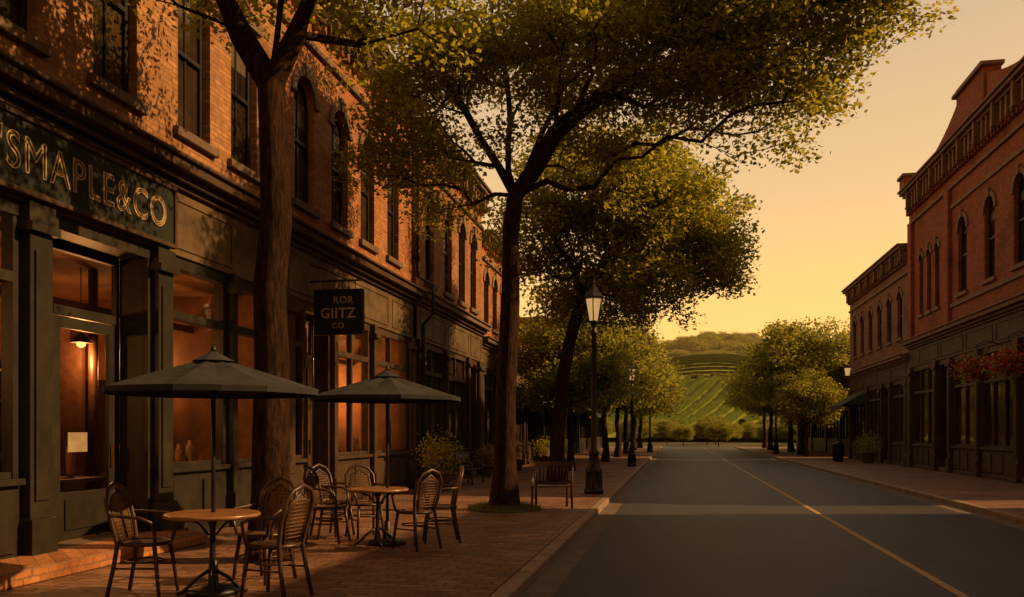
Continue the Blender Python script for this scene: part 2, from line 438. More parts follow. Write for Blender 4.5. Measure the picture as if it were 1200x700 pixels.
def storefront(fc,mbt,mbg,bays,y0,y1,trim,pilk,glass,base=1.0,head=3.85,fz=(4.02,4.95),fk='fascia',zfloor=.0):
    tr=min(3.12,head-.6)
    for (ty,a,b) in bays:
        if ty=='pil':
            fc.box(mbt,a,b,0,.55,-.25,.14,pilk); fc.box(mbt,a+.03,b-.03,.55,head-.15,-.25,.09,pilk)
            if b-a>.28: fc.box(mbt,a+.09,b-.09,.75,head-.35,.09,.115,pilk)
            fc.box(mbt,a-.02,b+.02,head-.15,head-.05,-.25,.16,pilk); fc.box(mbt,a,b,head-.05,fz[0],-.25,.11,pilk)
        elif ty=='win':
            fc.box(mbt,a,b,0,base-.07,-.2,-.02,trim); 
            n=max(1,round((b-a)/.9)); w=(b-a)/n
            for i in range(n): 
                fc.box(mbt,a+i*w+.1,a+(i+1)*w-.1,.2,base-.2,-.02,.012,trim)
            fc.box(mbt,a,b,0,.12,-.02,.04,trim)
            fc.box(mbt,a,b,base-.07,base,-.22,.06,trim)
            fc.box(mbt,a,a+.08,base,head,-.18,-.03,trim); fc.box(mbt,b-.08,b,base,head,-.18,-.03,trim)
            fc.box(mbt,a+.08,b-.08,tr,tr+.12,-.17,-.02,trim); fc.box(mbt,a,b,head,fz[0],-.2,-.01,trim)
            n=max(1,round((b-a)/1.1)); w=(b-a)/n
            for i in range(1,n):
                fc.box(mbt,a+i*w-.035,a+i*w+.035,base,tr,-.17,-.04,trim); fc.box(mbt,a+i*w-.03,a+i*w+.03,tr+.12,head,-.17,-.04,trim)
            fc.box(mbt,a+.08,b-.08,base,base+.07,-.17,-.05,trim)
            mbg.face([fc.pt(a,base,-.11),fc.pt(b,base,-.11),fc.pt(b,head,-.11),fc.pt(a,head,-.11)],glass)
        elif ty in('door','recess'):
            r=-.45 if ty=='recess' else -.35; dh=min(2.95,head-.5)
            fc.box(mbt,a,b,0,.16,r,0.0,'stone_d')
            fc.box(mbt,a,b,head,fz[0],r-.1,-.01,trim)
            for q,qq in((a,a+.05),(b-.05,b)):
                fc.box(mbt,q,qq,.16,.8,r,-.02,trim); fc.box(mbt,q,qq,.8,head,-.1,-.02,trim)
                fc.box(mbt,q,qq,.8,head,r,-.1,trim)
            dw=min(1.2,b-a-.3); dc=(a+b)/2+(.26 if ty=='recess' else 0); d0,d1=dc-dw/2,dc+dw/2
            if d0-a-.05>.02: fc.box(mbt,a+.05,d0-.0,.16,head,r-.08,r,trim)
            if b-.05-d1>.02: fc.box(mbt,d1,b-.05,.16,head,r-.08,r,trim)
            fc.box(mbt,d0,d1,dh,dh+.12,r-.08,r+.01,trim); fc.box(mbt,d0,d1,head-.1,head,r-.08,r+.01,trim)
            mbg.face([fc.pt(d0,dh+.12,r-.04),fc.pt(d1,dh+.12,r-.04),fc.pt(d1,head-.1,r-.04),fc.pt(d0,head-.1,r-.04)],glass)
            fc.box(mbt,d0+.005,d0+.14,.17,dh-.01,r-.07,r-.01,trim); fc.box(mbt,d1-.14,d1-.005,.17,dh-.01,r-.07,r-.01,trim)
            fc.box(mbt,d0+.14,d1-.14,.17,.75,r-.07,r-.02,trim); fc.box(mbt,d0+.14,d1-.14,dh-.15,dh-.01,r-.07,r-.01,trim)
            fc.box(mbt,d0+.22,d1-.22,.28,.66,r-.02,r+.0,trim)
            mbg.face([fc.pt(d0+.14,.75,r-.04),fc.pt(d1-.14,.75,r-.04),fc.pt(d1-.14,dh-.15,r-.04),fc.pt(d0+.14,dh-.15,r-.04)],glass)
            fc.box(mbt,d1-.115,d1-.09,1.05,1.35,r-.01,r+.04,'brass')
            if ty=='recess': fc.box(mbt,d0+.3,d0+.66,1.25,1.5,r-.037,r-.03,'curtain')
    fc.box(mbt,y0,y1,fz[0],fz[1],-.25,.03,fk)
    a=y0+.25
    while a+1.6<y1:
        b=min(a+2.6,y1-.25)
        for z in (fz[0]+.1,fz[1]-.16): fc.box(mbt,a,b,z,z+.05,.03,.05,fk)
        for q in (a,b-.05): fc.box(mbt,q,q+.05,fz[0]+.15,fz[1]-.16,.03,.05,fk)
        a=b+.3

def interior(fc,mb,y0,y1,depth=4.2,zc=3.98):
    t=-depth
    mb.face([fc.pt(y0,.0,t),fc.pt(y1,.0,t),fc.pt(y1,zc,t),fc.pt(y0,zc,t)],'inwall')
    mb.face([fc.pt(y0,.05,-.2),fc.pt(y1,.05,-.2),fc.pt(y1,.05,t),fc.pt(y0,.05,t)],'infloor')
    mb.face([fc.pt(y0,zc,-.2),fc.pt(y1,zc,-.2),fc.pt(y1,zc,t),fc.pt(y0,zc,t)],'inwall')
    for q in(y0,y1): mb.face([fc.pt(q,.0,-.2),fc.pt(q,.0,t),fc.pt(q,zc,t),fc.pt(q,zc,-.2)],'inwall')
    a=y0+.3
    while a<y1-1.2:
        w=random.uniform(.9,1.5)
        for z in (.5,1.0,1.5,2.0,2.5):
            fc.box(mb,a,a+w,z,z+.04,t+.01,t+.38,'woodd')
            b=a+.05
            while b<a+w-.15:
                ww=random.uniform(.06,.2); hh=random.uniform(.1,.36)
                if random.random()<.8: fc.box(mb,b,b+ww,z+.04,z+.04+hh,t+.08,t+.3,random.choice(['wood','curtain','trim_g','redpaint','stone','woodd','gold']))
                b+=ww+.03
        for q in(a-.04,a+w): fc.box(mb,q,q+.04,.05,2.7,t+.01,t+.4,'woodd')
        a+=w+random.uniform(.2,.8)
    a=y0+.8
    while a<y1-1:
        fc.box(mb,a,a+.9,.85,.9,-1.3,-.6,'woodd')
        for q in(a+.04,a+.82): 
            for tt in(-1.26,-.68): fc.box(mb,q,q+.04,.05,.85,tt,tt+.04,'woodd')
        for i in range(5):
            bx=a+.1+i*.16; zz=.9+random.uniform(.1,.5); mb.lathe([(.03,.9),(.06,.94),(.065,zz-.08),(.03,zz-.03),(.025,zz+.03)],(fc.x(-1.-.1*(i%2)),bx,0),10,random.choice(['wood','wood','terracotta','gold','stone']))
        a+=random.uniform(1.4,2.2)
    a=y0+1.0
    while a<y1-.5:
        fc.box(mb,a,a+.08,.05,random.choice([1.3,2.4,2.9]),-3.2,-1.9,'woodd')
        mb.tube([fc.pt(a,.05,-1.7),fc.pt(a,3.97,-1.7)],.07,8,'woodd')
        a+=random.uniform(1.5,2.4)
    for z in (3.3,): fc.box(mb,y0,y1,z,z+.12,-1.8,-1.65,'woodd')

def building(name,side,X0,y0,y1,zband,ztop,wins,brick,trim,stone,bays,glass='gdark',depth=12,cz=1.2,fk='fascia',inter=False,fz=(4.02,4.95),pilk=None,head=3.85,base=1.0,parapet=0,brk=True,ck=None):
    e=empty(name); fc=Facade(side,X0)
    w=MB(); f=MB(); g=MB(); t=MB(); g2=MB()
    upper(fc,w,f,g,y0,y1,zband,ztop,wins,brick,trim,stone)
    xb=fc.x(-depth)
    for q in(y0,y1): w.face([(X0,q,0),(xb,q,0),(xb,q,ztop),(X0,q,ztop)],brick)
    w.face([(xb,y0,0),(xb,y1,0),(xb,y1,ztop),(xb,y0,ztop)],brick)
    w.face([(X0,y0,ztop-.35),(X0,y1,ztop-.35),(xb,y1,ztop-.35),(xb,y0,ztop-.35)],'roofm')
    w.make('walls',e); f.make('window_frames',e,.006); g.make('window_glass',e)
    storefront(fc,t,g2,bays,y0,y1,trim,pilk or trim,glass,fk=fk,fz=fz,head=head,base=base)
    t.make('storefront',e,.008); g2.make('shop_glass',e)
    c=MB(); ck=ck or stone
    z=cornice(fc,c,y0,y1,fz[1],[(.08,.10),(.1,.2),(.14,.34),(.05,.4),(max(.03,zband-fz[1]-.37),.12)],ck if ck else trim,(.22,.1,.1,.17,.08+.1),ck)
    zc=ztop-cz
    c2=MB()
    fc.box(c2,y0,y1,zc,zc+.1,0,.09,stone)
    if brk:
        a=y0+.15
        while a+.12<y1:
            fc.box(c2,a,a+.12,zc+.45,zc+.75,0,.14,brick); a+=.3
        fc.box(c2,y0,y1,zc+.75,zc+.85,0,.18,brick)
        a=y0+.1; i=0
        while a+.2<y1:
            fc.box(c2,a,a+.14,zc+.55,zc+cz-.12,0.0,.24 if i%4 else .36,ck); a+=.42; i+=1
    cornice(fc,c2,y0,y1,ztop-.28,[(.1,.28),(.12,.42),(.08,.5)],ck)
    c.make('shop_cornice',e,.01); c2.make('roof_cornice',e,.01)
    if inter:
        it=MB(); interior(fc,it,y0+.1,y1-.1); it.make('shop_interior',e)
    return e,fc

XL=-7.0
def W(cs,w,zb,zt,a): return [(c,w,zb,zt,a) for c in cs]
bA,fA=building('brick_shop_building','L',XL,1.0,14.28,5.4,10.4,W([2.6,4.6,6.2,7.9,9.7,11.5,12.98],.86,5.85,8.25,0),'brick_tan','trim_g','stone_d',
  [('pil',1.0,1.4),('win',1.4,5.0),('pil',5.0,5.3),('win',5.3,8.1),('pil',8.1,8.5),('recess',8.5,10.45),('pil',10.45,10.85),('win',10.85,12.45),('pil',12.45,12.65),('win',12.65,13.85),('pil',13.85,14.28)],
  glass='gshop',inter=True,cz=1.35,ck='trim_b')
bB,fB=building('brick_shop_building','L',XL,14.3,22.1,5.4,10.3,W([15.3,17.05,18.7,20.5],.88,5.85,8.3,1),'brick_or','trim_b','stone_d',
  [('pil',14.3,14.75),('win',14.75,15.35),('door',15.35,16.55),('pil',16.55,16.8),('win',16.8,18.9),('pil',18.9,19.15),('win',19.15,21.7),('pil',21.7,22.1)],
  glass='gshop',inter=True,cz=1.35,ck='trim_b')
bC,fC=building('brick_shop_building','L',XL+.1,22.12,30.0,5.3,10.0,W([23.4,25.4,27.1,28.7],.85,5.75,8.35,1),'brick_tan2','trim_b','stone_d',
  [('pil',22.12,22.6),('win',22.6,24.9),('pil',24.9,25.2),('win',25.2,27.7),('pil',27.7,28.0),('door',28.0,29.3),('pil',29.3,30.0)],cz=1.2,ck='stone_d')
bD,fD=building('brick_shop_building','L',XL,30.02,35.4,5.0,8.8,W([31.2,32.7,34.2],.8,5.5,7.5,1),'brick_or','trim_b','stone',
  [('pil',30.02,30.5),('win',30.5,32.6),('door',32.6,33.8),('win',33.8,34.9),('pil',34.9,35.4)],cz=.95,fz=(3.9,4.6),head=3.75,ck='stone_d')
bE,fE=building('brick_shop_building','L',XL+.05,35.42,44.4,4.6,6.1,[], 'brick_tan','trim_b','stone',
  [('pil',35.42,35.9),('win',35.9,38.5),('pil',38.5,38.8),('door',38.8,40.),('win',40.,42.),('pil',42.,42.3),('win',42.3,44.),('pil',44.,44.4)],cz=.9,fz=(3.7,4.25),head=3.55,ck='stone_d')
bF,fF=building('brick_shop_building','L',XL-.2,44.42,62,4.6,7.6,W([46+i*2.1 for i in range(8)],.85,5.2,6.6,1),'brick_tan2','trim_g','stone',
  [('pil',44.42,45),('win',45,49),('door',49,50.2),('win',50.2,54),('pil',54,54.5),('win',54.5,58),('door',58,59.3),('win',59.3,61.5),('pil',61.5,62)],cz=.9,fz=(3.7,4.25),head=3.55,ck='stone_d')
bG,fG=building('brick_shop_building','L',XL-.1,62.1,84,4.6,6.4,[],'brick_or','trim_g','stone',
  [('pil',62.1,62.6),('win',62.6,68),('door',68,69.2),('win',69.2,74),('pil',74,74.5),('win',74.5,83),('pil',83,84)],cz=.9,fz=(3.7,4.25),head=3.55,ck='stone_d')
XR=10.0
r1w=W([25.2,27.7,30.2,32.9],.95,6.5,9.2,1)+W([35.9,37.0,38.1],.55,6.4,8.9,.8)
bR,fR=building('unseen_shade_building','R',XR,23.8,40.0,5.5,12.0,r1w,'brick_red','trim_b','stone_r',
  [('pil',23.8,24.2),('win',24.2,25.8),('pil',25.8,26.2),('door',26.2,27.6),('pil',27.6,28.),('win',28.,31.),('pil',31.,31.4),('win',31.4,34.),('pil',34.,34.4),('door',34.4,35.8),('pil',35.8,36.2),('win',36.2,39.4),('pil',39.4,40.)],
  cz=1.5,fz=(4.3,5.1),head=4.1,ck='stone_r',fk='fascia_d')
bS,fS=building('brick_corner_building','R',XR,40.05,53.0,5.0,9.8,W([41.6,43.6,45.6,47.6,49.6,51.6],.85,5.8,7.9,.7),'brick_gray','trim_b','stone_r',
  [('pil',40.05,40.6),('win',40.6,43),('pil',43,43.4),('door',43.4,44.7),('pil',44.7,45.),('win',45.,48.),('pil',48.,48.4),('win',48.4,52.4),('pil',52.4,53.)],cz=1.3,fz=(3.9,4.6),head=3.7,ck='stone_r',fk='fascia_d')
bT,fT=building('brick_shop_building','R',XR+1.2,57,84,4.6,6.0,[],'brick_red','trim_g','stone_r',
  [('pil',57,57.6),('win',57.6,62),('door',62,63.2),('win',63.2,68),('pil',68,68.5),('win',68.5,75),('pil',75,75.5),('win',75.5,83),('pil',83,84)],cz=.9,fz=(3.7,4.25),head=3.55)
bU,fU=building('unseen_shade_building','R',XR,-14,9.0,5.5,11.5,W([1+i*2.6 for i in range(3)],.95,6.5,9.0,1),'brick_red','trim_b','stone_r',  # added out of view, tall enough to shade the near road and pavement
  [('pil',-14,-13),('win',-13,-2),('pil',-2,-1.5),('win',-1.5,4),('pil',4,4.5),('door',4.5,6),('win',6,8.5),('pil',8.5,9)],cz=1.5,fz=(4.3,5.1),head=4.1,ck='stone_r')
bV,fV=building('brick_shop_building','R',XR,9.02,19.3,5.0,8.2,W([10.6,12.6,14.6,16.6],.9,5.5,7.1,.6),'brick_gray','trim_b','stone_r',  # unseen; its height and the gap after it are set to shape the sunlight
  [('pil',9.02,9.4),('win',9.4,13.5),('door',13.5,14.8),('win',14.8,18.9),('pil',18.9,19.3)],cz=.9,fz=(3.9,4.6),head=3.75,ck='stone_r')
mb=MB()
def slab(pts,x0,x1,k):
    mb.face([(x0,a,z) for a,z in pts],k); mb.face([(x1,a,z) for a,z in pts],k)
    for i in range(len(pts)):
        a,b=pts[i],pts[(i+1)%len(pts)]; mb.face([(x0,*a),(x1,*a),(x1,*b),(x0,*b)],k)
sc=[(32.3+ (5.2*i/12), 12.004+1.15*(1-i/12)**2.2) for i in range(13)]
slab([(32.3,12.004)]+sc,9.7,10.1,'brick_red')
sc=[(29.6- (5.4*i/12), 12.004+1.0*(1-i/12)**2.2) for i in range(13)]
slab([(29.6,12.004)]+sc,9.7,10.1,'brick_red')
mb.box(9.62,10.15,29.6,32.3,12.004,13.2,'brick_red'); mb.box(9.5,10.2,29.45,32.45,13.2,13.32,'stone_r'); mb.box(9.56,10.18,29.7,32.2,13.32,13.42,'stone_r')
mb.box(9.6,10.2,39.2,40.0,12.004,12.5,'brick_red'); mb.box(9.5,10.25,39.1,40.04,12.5,12.62,'stone_r')
for a in (23.85,34.1,39.2): mb.box(9.86,10.05,a,a+.55,5.52,10.5,'brick_red')
for z in (6.1,9.75): mb.box(9.93,10.02,24.4,34.1,z,z+.14,'stone_r')
mb.make('parapet_gable',bR,.01)

# SIGN
sg=empty('shop_sign'); mb=MB()
YE=10.78
mb.box(-6.94,-6.88,6.0,YE,4.12,4.86,'signgreen')
for a in((5.94,6.0),(YE,YE+.06)): mb.box(-6.94,-6.85,a[0],a[1],4.06,4.92,'trim_b')
mb.box(-6.94,-6.85,6.0,YE,4.06,4.12,'trim_b'); mb.box(-6.94,-6.85,6.0,YE,4.86,4.92,'trim_b')
mb.make('panel',sg,.006)
def text(s,size,loc,rot,parent,mat,fill='NONE',bev=.01,ext=0,sx=1,align='LEFT',bold=0,width=None):
    c=D.curves.new('lettering','FONT'); c.body=s; c.size=size; c.fill_mode=fill; c.bevel_depth=bev; c.extrude=ext; c.align_x=align; c.offset=bold; c.space_character=1.12
    o=D.objects.new('lettering',c); COL.objects.link(o); 
    if width:
        bpy.context.view_layer.update(); sx=width/max(.01,o.dimensions.x)
    o.location=loc; o.rotation_euler=rot; o.scale=(sx,1,1); o.parent=parent; c.materials.append(M[mat]); return o
R90=math.radians(90)
text("'SMAPLE&CO",.56,(-6.873,10.6,4.3),(R90,0,R90),sg,'gold','NONE',.009,0,1,'RIGHT',0,2.95)
text("'SMAPLE&CO",.56,(-6.875,10.6,4.3),(R90,0,R90),sg,'gold','BOTH',.0,.004,1,'RIGHT',-.02,2.93)
bs=empty('hanging_sign',(-6.9,15.5,0)); mb=MB()
mb.box(.05,.98,-.04,.04,3.42,4.2,'signgreen')
for z in(3.38,4.2): mb.box(.02,1.01,-.055,.055,z,z+.05,'trim_k')
for x in(.02,.98): mb.box(x,x+.035,-.055,.055,3.43,4.2,'trim_k')
mb.tube([(-.1,0,4.42),(1.0,0,4.42)],.018,8,'iron'); mb.tube([(.2,0,4.42),(.2,0,4.24)],.01,6,'iron'); mb.tube([(.85,0,4.42),(.85,0,4.24)],.01,6,'iron')
mb.tube([(-.1,0,4.75),(.3,0,4.62),(.7,0,4.42)],.012,6,'iron'); mb.box(-.12,-.08,-.05,.05,4.3,4.85,'iron')
mb.make('board',bs)
text('ROR',.19,(.62,-.048,3.98),(R90,0,0),bs,'gold','BOTH',0,.004,1,'CENTER')
text('GIITZ',.28,(.515,-.048,3.70),(R90,0,0),bs,'gold','BOTH',0,.004,1,'CENTER',.004,.7)
text('CO',.16,(.515,-.048,3.5),(R90,0,0),bs,'gold','BOTH',0,.003,1,'CENTER')

mb=MB(); mb.box(-7.0,-6.25,3.0,10.6,0.0,.16,'brick_or'); mb.make('entrance_step',bevel=.015)
def downpipe(y,x=-6.9,zt=9.4):
    mb=MB(); mb.tube([(x-.1,y,zt+.3),(x+.06,y,zt),(x+.06,y,5.7),(x+.48,y,5.45),(x+.48,y,4.7),(x+.2,y,4.4),(x+.2,y,.1)],.05,8,'trim_k')
    mb.lathe([(.05,0),(.12,.12),(.13,.3),(.05,.3)],(x+.06,y,zt-.15),8,'trim_k')
    for z in(8.4,7.2,6.2): mb.box(x-.1,x+.13,y-.07,y+.07,z,z+.05,'trim_k')
    mb.make('downpipe')
downpipe(22.1)
def awning(x,y0,y1,z,k,side=1):
    mb=MB()
    mb.face([(x,y0,z+.7),(x,y1,z+.7),(x+1.2*side,y1,z),(x+1.2*side,y0,z)],k)
    mb.face([(x+1.2*side,y0,z),(x+1.2*side,y1,z),(x+1.2*side,y1,z-.22),(x+1.2*side,y0,z-.22)],k)
    for y in(y0,y1): mb.face([(x,y,z+.7),(x+1.2*side,y,z),(x,y,z)],k)
    mb.make('awning')
awning(-6.9,36,42,2.9,'awning'); awning(-7.1,46,53,2.9,'curtain'); awning(-7.1,63,73,2.9,'awning'); awning(11.1,64,72,2.9,'terracotta',-1); awning(9.95,48.5,52.3,3.0,'awning',-1)

# ------------------------------------------------------------ street lamps
def lamp(x,y,s=1):
    e=empty('street_lamp',(x,y,0)); e.scale=(s,s,s); mb=MB()
    mb.lathe([(.24,0),(.24,.1),(.2,.13),(.18,.5),(.2,.53),(.2,.58),(.14,.66),(.11,.95),(.13,.98),(.13,1.03),(.075,1.1),(.06,3.9),(.085,3.92),(.085,3.98),(.05,4.02),(.045,4.12),(.12,4.2),(.13,4.24)],(0,0,0),16,'iron')
    for i in range(8):
        a=i*math.pi/4; mb.tube([(math.cos(a)*.195,math.sin(a)*.195,.14),(math.cos(a)*.18,math.sin(a)*.18,.5)],.018,5,'iron')
    H=[(.13,4.24),(.235,4.78)]
    for i in range(6):
        a=(i+.5)*math.pi/3; mb.tube([(math.cos(a)*H[0][0],math.sin(a)*H[0][0],4.24),(math.cos(a)*H[1][0],math.sin(a)*H[1][0],4.8)],.016,5,'iron')
    mb.lathe([(.26,4.78),(.27,4.83),(.2,4.92),(.11,5.0),(.1,5.06),(.05,5.09),(.03,5.14),(.045,5.18),(.02,5.25),(.004,5.32)],(0,0,0),6,'iron',False)
    for q in(-1,1): mb.tube([(0,0,3.6),(q*.22,0,3.62),(q*.3,0,3.62)],[.02,.014,.02],6,'iron')
    mb.make('post',e)
    g=MB(); g.lathe([(.115,4.25),(.215,4.77)],(0,0,0),6,'lampglass',False); g.make('lantern_glass',e)
lamp(-2.0,21.0); lamp(-1.95,38.2,.9); lamp(-2.0,66); lamp(6.8,62)

# ------------------------------------------------------------ bistro chairs / tables / umbrellas
def chair_mesh():
    mb=MB(); S=.46
    ring=[(math.cos(a)*.215,math.sin(a)*.205,S) for a in [i*2*math.pi/20 for i in range(20)]]
    mb.tube(ring,.019,7,'woodd',closed=True)
    mb.face([(math.cos(a)*.21,math.sin(a)*.2,S+.008) for a in [i*2*math.pi/20 for i in range(20)]],'cane')
    hoop=[(-.25,-.2,0),(-.2,-.185,.25),(-.17,-.17,S),(-.21,-.2,.66),(-.26,-.2,.84),(-.285,-.13,.94),(-.295,0,.985),(-.285,.13,.94),(-.26,.2,.84),(-.21,.2,.66),(-.17,.17,S),(-.2,.185,.25),(-.25,.2,0)]
    mb.tube(hoop,[.018,.02,.021]+[.021]*7+[.021,.02,.018],8,'woodd')
    inner=[(-.175,-.12,S+.02),(-.22,-.145,.68),(-.262,-.13,.84),(-.28,0,.92),(-.262,.13,.84),(-.22,.145,.68),(-.175,.12,S+.02)]
    mb.tube(inner,.013,6,'woodd')
    for i in range(-5,6):
        y=i*.024; top=.915-abs(i)*.012
        mb.tube([(-.178,y*.8,.5),(-.222,y,.68),(-.262,y*.95,.82),(-.275,y*.9,top)],.006,4,'cane')
    for j in range(11):
        z=.53+j*.033; x=-.178-(z-.5)*.245; w=.135 if z<.84 else .11
        mb.tube([(x,-w,z),(x-.006,0,z),(x,w,z)],.006,4,'cane')
    for q in(-1,1):
        mb.tube([(-.235,q*.2,.72),(-.1,q*.255,.715),(.08,q*.265,.7),(.16,q*.24,.66),(.175,q*.2,.56),(.165,q*.17,S)],.016,7,'woodd')
        mb.tube([(.15,q*.15,S),(.18,q*.17,.25),(.21,q*.185,0)],[.021,.019,.016],8,'woodd')
        mb.tube([(-.2,q*.185,.25),(.18,q*.17,.25)],.010,5,'woodd')
    mb.tube([(math.cos(a)*.17,math.sin(a)*.165,.3) for a in [i*2*math.pi/16 for i in range(16)]],.010,5,'woodd',closed=True)
    me_o=mb.make('chair_tmp'); me=me_o.data; D.objects.remove(me_o); return me
CH=chair_mesh()
def chair(x,y,rot):
    e=empty('bistro_chair',(x,y,0),math.radians(rot)); link(CH,'frame_and_seat',e,sc=(1.04,1.04,1.04))
def table(x,y,r=.42):
    e=empty('cafe_table',(x,y,0)); mb=MB()
    mb.lathe([(r-.02,.715),(r,.725),(r,.745),(r-.01,.755)],(0,0,0),36,'wood')
    mb.make('top',e)
    mb=MB(); mb.lathe([(.06,.01),(.05,.05),(.028,.1),(.026,.62),(.05,.68),(.12,.714)],(0,0,0),14,'iron')
    for i in range(4):
        a=i*math.pi/2+.5; c,s=math.cos(a),math.sin(a)
        mb.tube([(c*.03,s*.03,.22),(c*.14,s*.14,.15),(c*.25,s*.25,.04),(c*.31,s*.31,.015)],[.018,.017,.016,.02],6,'iron')
        mb.tube([(c*.03,s*.03,.55),(c*.12,s*.12,.66),(c*.26,s*.26,.71)],.011,6,'iron')
    mb.make('pedestal',e)
def umbrella(x,y,R,ze,za,rot=0):
    e=empty('patio_umbrella',(x,y,0),rot); mb=MB(); n=8; K=6
    def P(i,k,f=0):
        a=2*math.pi*(i+f)/n; r=R*k/K
        z=za-(za-ze)*(k/K)**1.08
        if f: r*=.965; z-=.03*math.sin(math.pi*min(1,k/K))
        return (r*math.cos(a),r*math.sin(a),z)
    for i in range(n):
        for k in range(K):
            for f0,f1 in((0,.5),(.5,1)):
                p=[P(i,k,f0) if f0 else P(i,k),P(i,k+1,f0) if f0 else P(i,k+1)]
                q=[P(i,k,f1) if f1<1 else P(i+1,k),P(i,k+1,f1) if f1<1 else P(i+1,k+1)]
                if k==0: mb.face([(0,0,za),p[1],q[1]],'fabric')
                else: mb.face([p[0],p[1],q[1],q[0]],'fabric')
        a0=P(i,K);am=P(i,K,.5);a1=P(i+1,K)
        for u,v in((a0,am),(am,a1)):
            mb.face([u,v,(v[0]*.995,v[1]*.995,v[2]-.05),(u[0]*.995,u[1]*.995,u[2]-.05)],'fabric')
    m2=MB()
    for i in range(n):
        a=2*math.pi*i/n;b=2*math.pi*(i+1)/n; r=.2
        mb.face([(0,0,za+.07),(r*math.cos(a),r*math.sin(a),za-.035),(r*math.cos(b),r*math.sin(b),za-.035)],'fabric')
    mb.make('canopy',e)
    m2.tube([(0,0,.05),(0,0,za+.06)],.021,10,'iron')
    m2.lathe([(.02,za+.04),(.03,za+.07),(.025,za+.09),(.008,za+.12)],(0,0,0),10,'iron')
    for i in range(n):
        a=2*math.pi*i/n
        q=[Vector(P(i,k))-Vector((0,0,.012)) for k in range(1,K+1)]
        m2.tube([Vector((0,0,za-.02))]+q,.007,5,'iron')
        m2.tube([Vector((.02*math.cos(a),.02*math.sin(a),ze-.02)),q[2]],.006,5,'iron')
    m2.lathe([(.035,ze-.06),(.04,ze-.04),(.035,ze)],(0,0,0),10,'iron')
    m2.lathe([(.25,0.002),(.25,.04),(.2,.06),(.05,.08),(.04,.3),(.022,.32)],(0,0,0),20,'iron')
    m2.make('pole_and_ribs',e)
T1=(-4.23,7.25); T2=(-3.92,10.85)
table(*T1,.43); table(*T2,.41)
umbrella(-4.25,7.3,.98,1.9,2.2,.2); umbrella(-3.82,10.95,1.02,1.97,2.28,.5)
chair(T1[0]-.62,T1[1]-.1,8); chair(T1[0]+.12,T1[1]+.75,-100); chair(T1[0]+.62,T1[1]-.0,170)
chair(T2[0]-.75,T2[1]+.15,0); chair(T2[0]-.45,T2[1]+.75,-50); chair(T2[0]+.6,T2[1]-.25,150); chair(T2[0]+.72,T2[1]+.5,200)
chair(T2[0]-1.0,T2[1]+.9,-20)

def bench(x,y,rot,w=.85):
    e=empty('park_bench',(x,y,0),math.radians(rot)); mb=MB()
    for q in(-w/2,w/2):
        mb.tube([(q,-.22,0),(q,-.2,.42),(q,-.2,.62)],.024,8,'woodd'); mb.tube([(q,.24,0),(q,.2,.42),(q,.27,.9)],.024,8,'woodd')
        mb.tube([(q,-.24,.62),(q,0,.64),(q,.24,.62)],.022,8,'woodd'); mb.tube([(q,-.2,.2),(q,.22,.2)],.014,6,'woodd')
    for i in range(5): mb.obox((0,-.17+i*.09,.43),(w/2+.02,0,0),(0,.036,0),(0,0,.012),'woodd')
    mb.obox((0,.275,.88),(w/2+.03,0,0),(0,.015,.004),(0,0,.045),'woodd'); mb.obox((0,.22,.52),(w/2,0,0),(0,.013,.004),(0,0,.03),'woodd')
    k=-w/2+.09
    while k<w/2-.05: mb.tube([(k,.222,.53),(k,.27,.86)],.018,5,'woodd'); k+=.07
    mb.make('frame_and_slats',e,0)
bench(-2.45,16.9,200,.72)
bench(-5.9,24.2,90,1.4)

def pot(x,y,h,r,n,k='leaf',seed=1,pk='terracotta',fl=False,z0=0):
    e=empty('potted_plant',(x,y,z0)); mb=MB()
    mb.lathe([(r*.6,0),(r*.75,.05),(r,h),(r*1.1,h),(r*1.1,h+.05),(r*.9,h+.05),(r*.88,h-.02)],(0,0,0),18,pk); 
    for i in range(10):
        a=random.uniform(0,6.28); rr=random.uniform(0,r*1.2); mb.tube([(0,0,h-.03),(rr*.5*math.cos(a),rr*.5*math.sin(a),h+r*.8),(rr*math.cos(a),rr*math.sin(a),h+r*1.8)],.006,4,'bark')
    mb.make('pot',e)
    C=RNG.normal(size=(n,3))*np.array([r*.75,r*.75,r*.75])+np.array([0,0,h+r*1.3]); C[:,2]=np.maximum(C[:,2],h)
    link(leaf_mesh('plant_leaves',C,.08,k),'foliage',e)
    if fl:
        C=RNG.normal(size=(n//3,3))*np.array([r*.8,r*.8,r*.6])+np.array([0,0,h+r*1.5]); link(leaf_mesh('blossoms',C,.06,'flower'),'blossoms',e)
pot(-6.1,21.5,.45,.34,1500,pk='stone_d'); pot(-6.3,28.1,.35,.25,700,fl=True,pk='stone_d'); pot(-6.2,33,.4,.3,700,pk='stone_d'); pot(-6.2,40,.4,.3,700,pk='stone_d')
pot(9.2,44.3,.5,.35,900,pk='stone_d')
def basket(x,y,z,sgn):
    e=empty('hanging_flower_basket',(x,y,z)); mb=MB()
    mb.lathe([(.05,-.22),(.2,-.12),(.28,.0),(.3,.06)],(0,0,0),14,'woodd')
    for i in range(3):
        a=i*2.09; mb.tube([(.28*math.cos(a),.28*math.sin(a),.05),(0,0,.75)],.006,4,'iron')
    mb.tube([(0,0,.75),(0,0,.85),(sgn*.3,0,.95),(sgn*.75,0,.8)],.014,6,'iron'); mb.make('basket',e)
    C=RNG.normal(size=(1300,3))*np.array([.26,.3,.17])+np.array([0,0,.05]); link(leaf_mesh('basket_leaves',C,.08,'leaf'),'foliage',e)
    C=RNG.normal(size=(1500,3))*np.array([.28,.34,.18])+np.array([0,0,.12]); link(leaf_mesh('basket_flowers',C,.085,'flower'),'blossoms',e)
basket(9.2,26.3,3.4,1); basket(9.2,28.9,3.4,1)
